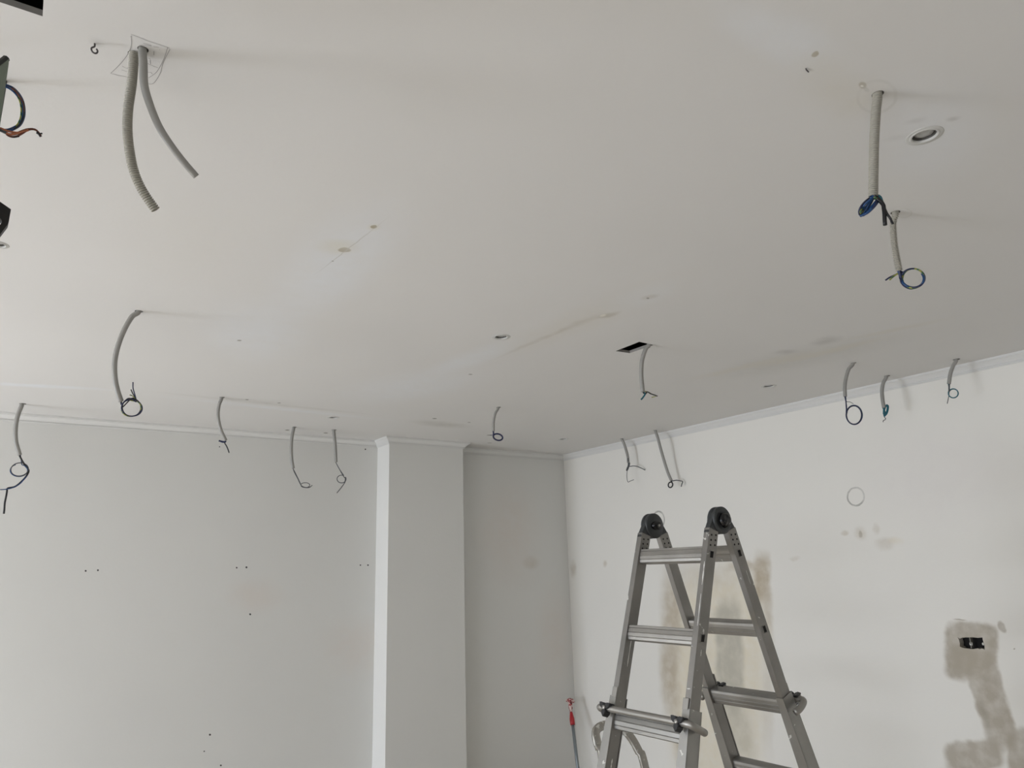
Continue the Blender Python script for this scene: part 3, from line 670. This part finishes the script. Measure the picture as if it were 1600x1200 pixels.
for sec in 'FR':
    d, n = SEC[sec]
    for side in (-1, 1):
        # inner rail: web with two lips
        bm = bmesh.new(); rail_box(bm, sec, side, .045, 1.22, RTK, 0, -RD/2, RD/2); bevel(bm, .0022)
        rail = from_bm('rail', bm, M_alu, lad)
        # rivets and rung sockets: dark raised shapes paint the shade inside, on both faces
        for k in range(3):
            for qq in (-.011, .011):
                face = 0 if side < 0 else RTK          # only the face turned to the room shows its rivets
                wv = W0/2+KF*.1-face; c = LP(sec, side*wv, qq-.001, .062+k*.018+(.006 if qq > 0 else 0)); ax = LU*side*(1 if face == 0 else -1)
                bm = bmesh.new(); bm_lathe(bm, [(0, -.001), (.0036, -.001), (.0036, .0006), (0, .0008)], c, ax, 10); from_bm('rivet_hole', bm, M_dark, rail)
        for k in range(2):
            s = T1+.28*k; i0, i1 = .008, .0125; wv = W0/2+KF*s
            pts = [LP(sec, side*(wv-.002), -i0, s-i1), LP(sec, side*(wv-.002), i0, s-i1+.003), LP(sec, side*(wv-.002), i0, s+i1), LP(sec, side*(wv-.002), -i0, s+i1-.003)]
            bm = bmesh.new(); bm_prism(bm, pts, LU*side*.0026); from_bm('rung_socket', bm, M_dark, rail)
            bm = bmesh.new(); bm_tube(bm, [LP(sec, side*(wv+.0008), x, s+y) for x, y in ((-.009,-.0145),(.009,-.0115),(.009,.0145),(-.009,.0115),(-.009,-.0145))], .0012, 6)
            from_bm('socket_rim', bm, M_alu_rung, rail, True)
        # outer rail (sleeve running to the floor)
        bm = bmesh.new(); s0 = .635 if sec == 'F' else .655
        w = lambda s: W0/2+KF*s+.0035
        send = SEND[sec]
        # C-section: outer web, front lip, back lip
        for (a0, a1, qa, qb) in ((.0015, -.0, -RD/2-.004, RD/2+.004),):
            pts = []
            for s in (s0, send):
                fl = .0042+.045*max(0, s-s0-.1)
                for uu, qq in ((W0/2+KF*s+.0008, qa), (W0/2+KF*s+fl+.0006*0, qa), (W0/2+KF*s+fl, qb), (W0/2+KF*s+.0008, qb)): pts.append(LP(sec, side*uu, qq, s))
            bm_hexa(bm, pts)
        for qa, qb in ((RD/2+.0012, RD/2+.005), (-RD/2-.005, -RD/2-.0012)):
            pts = []
            for s in (s0, send):
                fl = .0042+.045*max(0, s-s0-.1)
                for uu, qq in ((W0/2+KF*s-RTK-.001, qa), (W0/2+KF*s+fl, qa), (W0/2+KF*s+fl, qb), (W0/2+KF*s-RTK-.001, qb)): pts.append(LP(sec, side*uu, qq, s))
            bm_hexa(bm, pts)
        orl = from_bm('outer_rail', bm, M_alu_out, lad)
        # guide collar near the top of the outer rail
        bm = bmesh.new(); rail_box(bm, sec, side, s0-.03, s0+.005, RTK+.002, -.004, RD/2+.0012, RD/2+.0065); bevel(bm, .001); from_bm('guide_clip', bm, M_alu_rung, orl)
        # rubber foot
        bm = bmesh.new(); c = LP(sec, side*(W0/2+KF*send+.02), 0, send); bm_box(bm, (c.x-.035, c.y-.022, 0), (c.x+.035, c.y+.022, .035)); bevel(bm, .004); from_bm('foot', bm, M_rubber, orl)
    # rungs
    def rung(s, half, m, nm='rung', big=1.0):
        prof = [(-.016,-.024),(-.012,-.0265),(.012,-.0265),(.0175,-.024),(.0175,-.017),(.0155,-.0155),(.0175,-.014),(.0185,-.002),(.0165,0),(.0185,.002),(.017,.013),(.015,.0145),(.016,.016),(.013,.0245),(.008,.0265),(-.010,.0265),(-.014,.0245),(-.0165,.012),(-.0145,.010),(-.017,.008),(-.0185,-.002),(-.0165,-.004),(-.0185,-.006),(-.018,-.016)]
        bm = bmesh.new(); poly = [LP(sec, -half, q*big, s+y*big) for q, y in prof]
        bm_prism(bm, poly, LU*2*half); return from_bm(nm, bm, m, lad)
    rung(T1, W0/2-RTK+.002, M_alu_rung); rung(T1+.28, W0/2-RTK+.002, M_alu_rung)
    k = 2
    while T1+.28*k < SEND[sec]-.15:
        s = T1+.28*k+(.016 if sec == 'F' else 0); rung(s, W0/2+KF*s-RTK+.01, M_alu_out, 'rung', 1.08); k += 1
    # lock bar with hooked ends and black knobs
    s = .680 if sec == 'F' else .692; q = RD/2+.024; hw = W0/2+.036
    pp = [LP(sec, -hw+.004, -RD/2+.004, s+.012), LP(sec, -hw-.002, 0, s+.010), LP(sec, -hw, q-.012, s+.004), LP(sec, -hw+.012, q, s), LP(sec, -hw+.05, q, s), LP(sec, 0, q, s), LP(sec, hw-.05, q, s), LP(sec, hw-.012, q, s), LP(sec, hw, q-.012, s+.004), LP(sec, hw+.002, 0, s+.010), LP(sec, hw-.004, -RD/2+.004, s+.012)]
    lb = tube('lock_bar', resample(catmull(pp, 8), .004), .0115, M_alu_rung, lad, 16)
    for side in (-1, 1):
        c = LP(sec, side*(W0/2-RTK*.4), q+.006, s)
        bm = bmesh.new(); ax = (SEC[sec][1]).normalized(); prof = []
        a1 = LU; a2 = SEC[sec][0]
        ring = []
        for kk in range(36):
            a = 2*math.pi*kk/36; r = .018+.0125*math.cos(3*a+math.pi*.0)**3
            ring.append(c+(a2*math.cos(a)+a1*math.sin(a)*side)*r-ax*.014)
        bm_prism(bm, ring, ax*.026); bevel(bm, .002, 1)
        kn = from_bm('knob', bm, M_rubber, lb)
        bm = bmesh.new(); bm_lathe(bm, [(.007, 0), (.007, .0142), (.005, .0155), (0, .0155)], c, ax, 14); from_bm('knob_screw', bm, M_alu_rung, kn, True)
# hinges
for side in (-1, 1):
    c = AP+LU*side*(W0/2-.012); ax = LU*side
    bm = bmesh.new(); bm_lathe(bm, [(0, -.017), (.044, -.017), (.048, -.013), (.048, -.004), (.045, -.002), (.045, .004), (.048, .006), (.048, .014), (.044, .018), (.034, .018), (.032, .0165), (.024, .0165), (0, .0165)], c, ax, 40)
    hg = from_bm('hinge', bm, M_hinge, lad, True)
    for sec in 'FR':         # socket plates that slip into the rails
        bm = bmesh.new(); pts = []
        for s, qa, qb in ((-.012, -.032, .006), (.062, -RD/2+.002, RD/2+.0025)):
            for uu, qq in ((W0/2-RTK+.0015, qa), (W0/2-.0015, qa), (W0/2-.0015, qb), (W0/2-RTK+.0015, qb)): pts.append(LP(sec, side*uu, qq, s))
        bm_hexa(bm, pts); bevel(bm, .002); from_bm('hinge_shoulder', bm, M_hinge, hg)
    # knobs on both faces
    bm = bmesh.new(); bm_lathe(bm, [(.021, .0165), (.025, .019), (.025, .027), (.021, .034), (.012, .037), (0, .0375)], c, ax, 28)
    for v in bm.verts:
        if (v.co-c).dot(ax) > .018: v.co += Vector(noise.noise_vector(v.co*55))*.006
    from_bm('knob', bm, M_gloss, hg, True)
    bm = bmesh.new(); bm_lathe(bm, [(.020, -.016), (.022, -.02), (.022, -.030), (.018, -.036), (0, -.037)], Vector((0,0,0)), ax, 28)
    Ms = Matrix.Translation(c)
    for v in bm.verts:       # oval release button
        dz = v.co.dot(LZ); dv = v.co.dot(LV); v.co += LV*dv*.25-LZ*dz*.22; v.co = v.co+c
    from_bm('knob', bm, M_gloss, hg, True)
    bm = bmesh.new(); bm_lathe(bm, [(.005, -.036), (.005, -.0385), (0, -.039)], c, ax, 12); from_bm('button_pin', bm, M_alu_rung, hg, True)
# paint runs on the near front rail
def drip(sec, side, face, q, s0, s1, w, seed):
    bm = bmesh.new(); N = 26; rows = []; rnd = random.Random(seed)
    for i in range(N+1):
        u = i/N; s = s0+(s1-s0)*u; ww = w*(.35+.65*abs(math.sin(u*6+seed)))*min(1, 6*u+.2, 6*(1-u)+.2)
        if face == 'front':
            c = [LP(sec, side*(W0/2+KF*s-RTK+q+k*ww), RD/2+z, s) for k, z in ((-.5, -.0005), (0, .0012), (.5, -.0005))]
        else:
            wv = W0/2+KF*s-(RTK if face == 'in' else 0); o = (-1 if face == 'in' else 1)
            c = [LP(sec, side*(wv+o*z), q+k*ww, s) for k, z in ((-.5, -.0005), (0, .0012), (.5, -.0005))]
        rows.append([bm.verts.new(p) for p in c])
    for A, B in zip(rows, rows[1:]):
        for k in (0, 1): bm.faces.new((A[k], A[k+1], B[k+1], B[k]))
    from_bm('paint_run', bm, M_paint, lad, True)
drip('F', -1, 'front', .018, .165, .245, .006, 1); drip('F', -1, 'front', .018, .275, .38, .0045, 2)
drip('F', 1, 'in', -.004, .42, .53, .005, 3); drip('R', -1, 'out', .004, .20, .25, .0018, 4); drip('F', -1, 'out', .0, .45, .47, .005, 5); drip('F', 1, 'in', .0, .83, .86, .007, 6)

# ------------------------------------------------------------------ small step stool with an arched hoop, behind the ladder
hs = 3.55
def s3(x, y, d=0.0): return at_dist(x, y, hs+d)
hoop_top = [s3(*p) for p in ((941,1183,-.02),(935.5,1168,-.02),(931.5,1153,-.015),(931,1143,0),(936,1136.5,.02),(945,1133,.04),(957,1132.5,.06),(968,1136,.08),(978,1143,.09),(989,1157,.09),(998,1174,.08),(1006,1192,.07))]
cen = sum(hoop_top, Vector())/len(hoop_top)
ll, rr_ = hoop_top[0], hoop_top[-1]
lf = Vector((ll.x+.03, ll.y-.02, .0)); rf = Vector((rr_.x+.10, rr_.y-.09, .0))
full = [lf, lf.lerp(ll, .5)]+hoop_top+[rr_.lerp(rf, .5), rf]
stool = empty('step_stool', Vector((cen.x, cen.y, 0)), 'small paint-spattered aluminium step stool with arched hoop behind the ladder', 'step stool')
P = resample(catmull(full, 8), .012); bm = bmesh.new(); hn = ((hoop_top[-1]-hoop_top[0]).cross(hoop_top[6]-hoop_top[0])).normalized(); prev = None
for i, p in enumerate(P):
    t = (P[min(i+1, len(P)-1)]-P[max(i-1, 0)]).normalized(); s_ = t.cross(hn).normalized()
    ringv = []
    for kk in range(14):
        a = 2*math.pi*kk/14; ca, sa = math.cos(a), math.sin(a)
        ringv.append(bm.verts.new(p+s_*(.019*math.copysign(abs(ca)**.5, ca))+hn*(.0105*math.copysign(abs(sa)**.5, sa))))
    if prev:
        for kk in range(14): bm.faces.new((prev[kk], prev[(kk+1)%14], ringv[(kk+1)%14], ringv[kk]))
    else: bm.faces.new(ringv[::-1])
    prev = ringv
bm.faces.new(prev); from_bm('hoop', bm, M_alu_dirty, stool, True)
across = (rf-lf); back = Vector((-across.y, across.x, 0)).normalized()*-1
if back.dot(Vector((cen.x, cen.y, 0))) < 0: back = -back
for zz in (.23, .45):
    bm = bmesh.new(); a = lf.lerp(ll, zz/ll.z); b = rf.lerp(rr_, zz/rr_.z); dv = back*.16
    bm_hexa(bm, [a, b, b+dv, a+dv, a+Vector((0,0,.03)), b+Vector((0,0,.03)), b+dv+Vector((0,0,.03)), a+dv+Vector((0,0,.03))]); bevel(bm, .004); from_bm('tread', bm, M_alu_dirty, stool)
for e_, f_ in ((ll, lf), (rr_, rf)):
    top = f_.lerp(e_, .47/e_.z)+back*.15; bot = f_+back*.42
    bm = bmesh.new(); bm_tube(bm, [bot, top], .011, 12); from_bm('leg', bm, M_alu_dirty, stool, True)

# ------------------------------------------------------------------ roller pole leaning in the corner
def p3(x, y, d=0.0): return at_dist(x, y, 6.02+d)
pA = at_dist(892.5, 1113, 6.20); pT = at_dist(891.5, 1092, 6.24); pB = at_dist(905.5, 1222, 5.98)
dirp = (pB-pA).normalized(); ft = pA+dirp*(pA.z/(-dirp.z))
pole = empty('roller_pole', Vector((ft.x, ft.y, 0)), 'grey pole with red and white spattered head leaning in the back right corner', 'pole')
M_red = mat('red_plastic', srgb(168, 34, 40), .4, var=.15, vscale=60)
def spat():
    m = bpy.data.materials.new('paint_spattered_red'); m.use_nodes = True; nt = m.node_tree
    tc = nt.nodes.new('ShaderNodeTexCoord'); n_ = nt.nodes.new('ShaderNodeTexNoise'); n_.inputs['Scale'].default_value = 55
    nt.links.new(tc.outputs['Object'], n_.inputs['Vector']); r = nt.nodes.new('ShaderNodeValToRGB'); r.color_ramp.interpolation = 'CONSTANT'
    r.color_ramp.elements[0].color = srgb(70, 26, 30); r.color_ramp.elements[1].color = srgb(210, 190, 182); r.color_ramp.elements[1].position = .54
    q = r.color_ramp.elements.new(.42); q.color = srgb(160, 60, 64)
    nt.links.new(n_.outputs['Fac'], r.inputs[0]); nt.links.new(r.outputs[0], nt.nodes['Principled BSDF'].inputs['Base Color']); return m
M_spat = spat()
tube('shaft', [ft+Vector((0,0,.013)), ft.lerp(pA, .5), pA-dirp*-.03], .0125, mat('galvanised_pole', srgb(128, 134, 136), .4, .5), pole, 16)
Lh = (pT-pA).length; up_ = -dirp
bm = bmesh.new(); bm_lathe(bm, [(0, -.095), (.018, -.095), (.019, -.08), (.019, -.05), (.014, -.02), (.011, 0), (0, 0)], pA, up_, 20); from_bm('ferrule', bm, M_red, pole, True)
bm = bmesh.new(); bm_lathe(bm, [(0, 0), (.010, 0), (.011, .02), (.016, .03), (.016, .06), (.020, .075), (.020, .095), (.012, .105), (0, .106)], pA, up_, 20); from_bm('head', bm, M_spat, pole, True)
bm = bmesh.new(); s1 = pA+up_*.092; sd = R0
bm_tube(bm, resample(catmull([s1-sd*.03, s1, s1+sd*.022, s1+sd*.032-Vector((0,0,.018))], 6), .004), .0105, 10); from_bm('head_arm', bm, M_spat, pole, True)
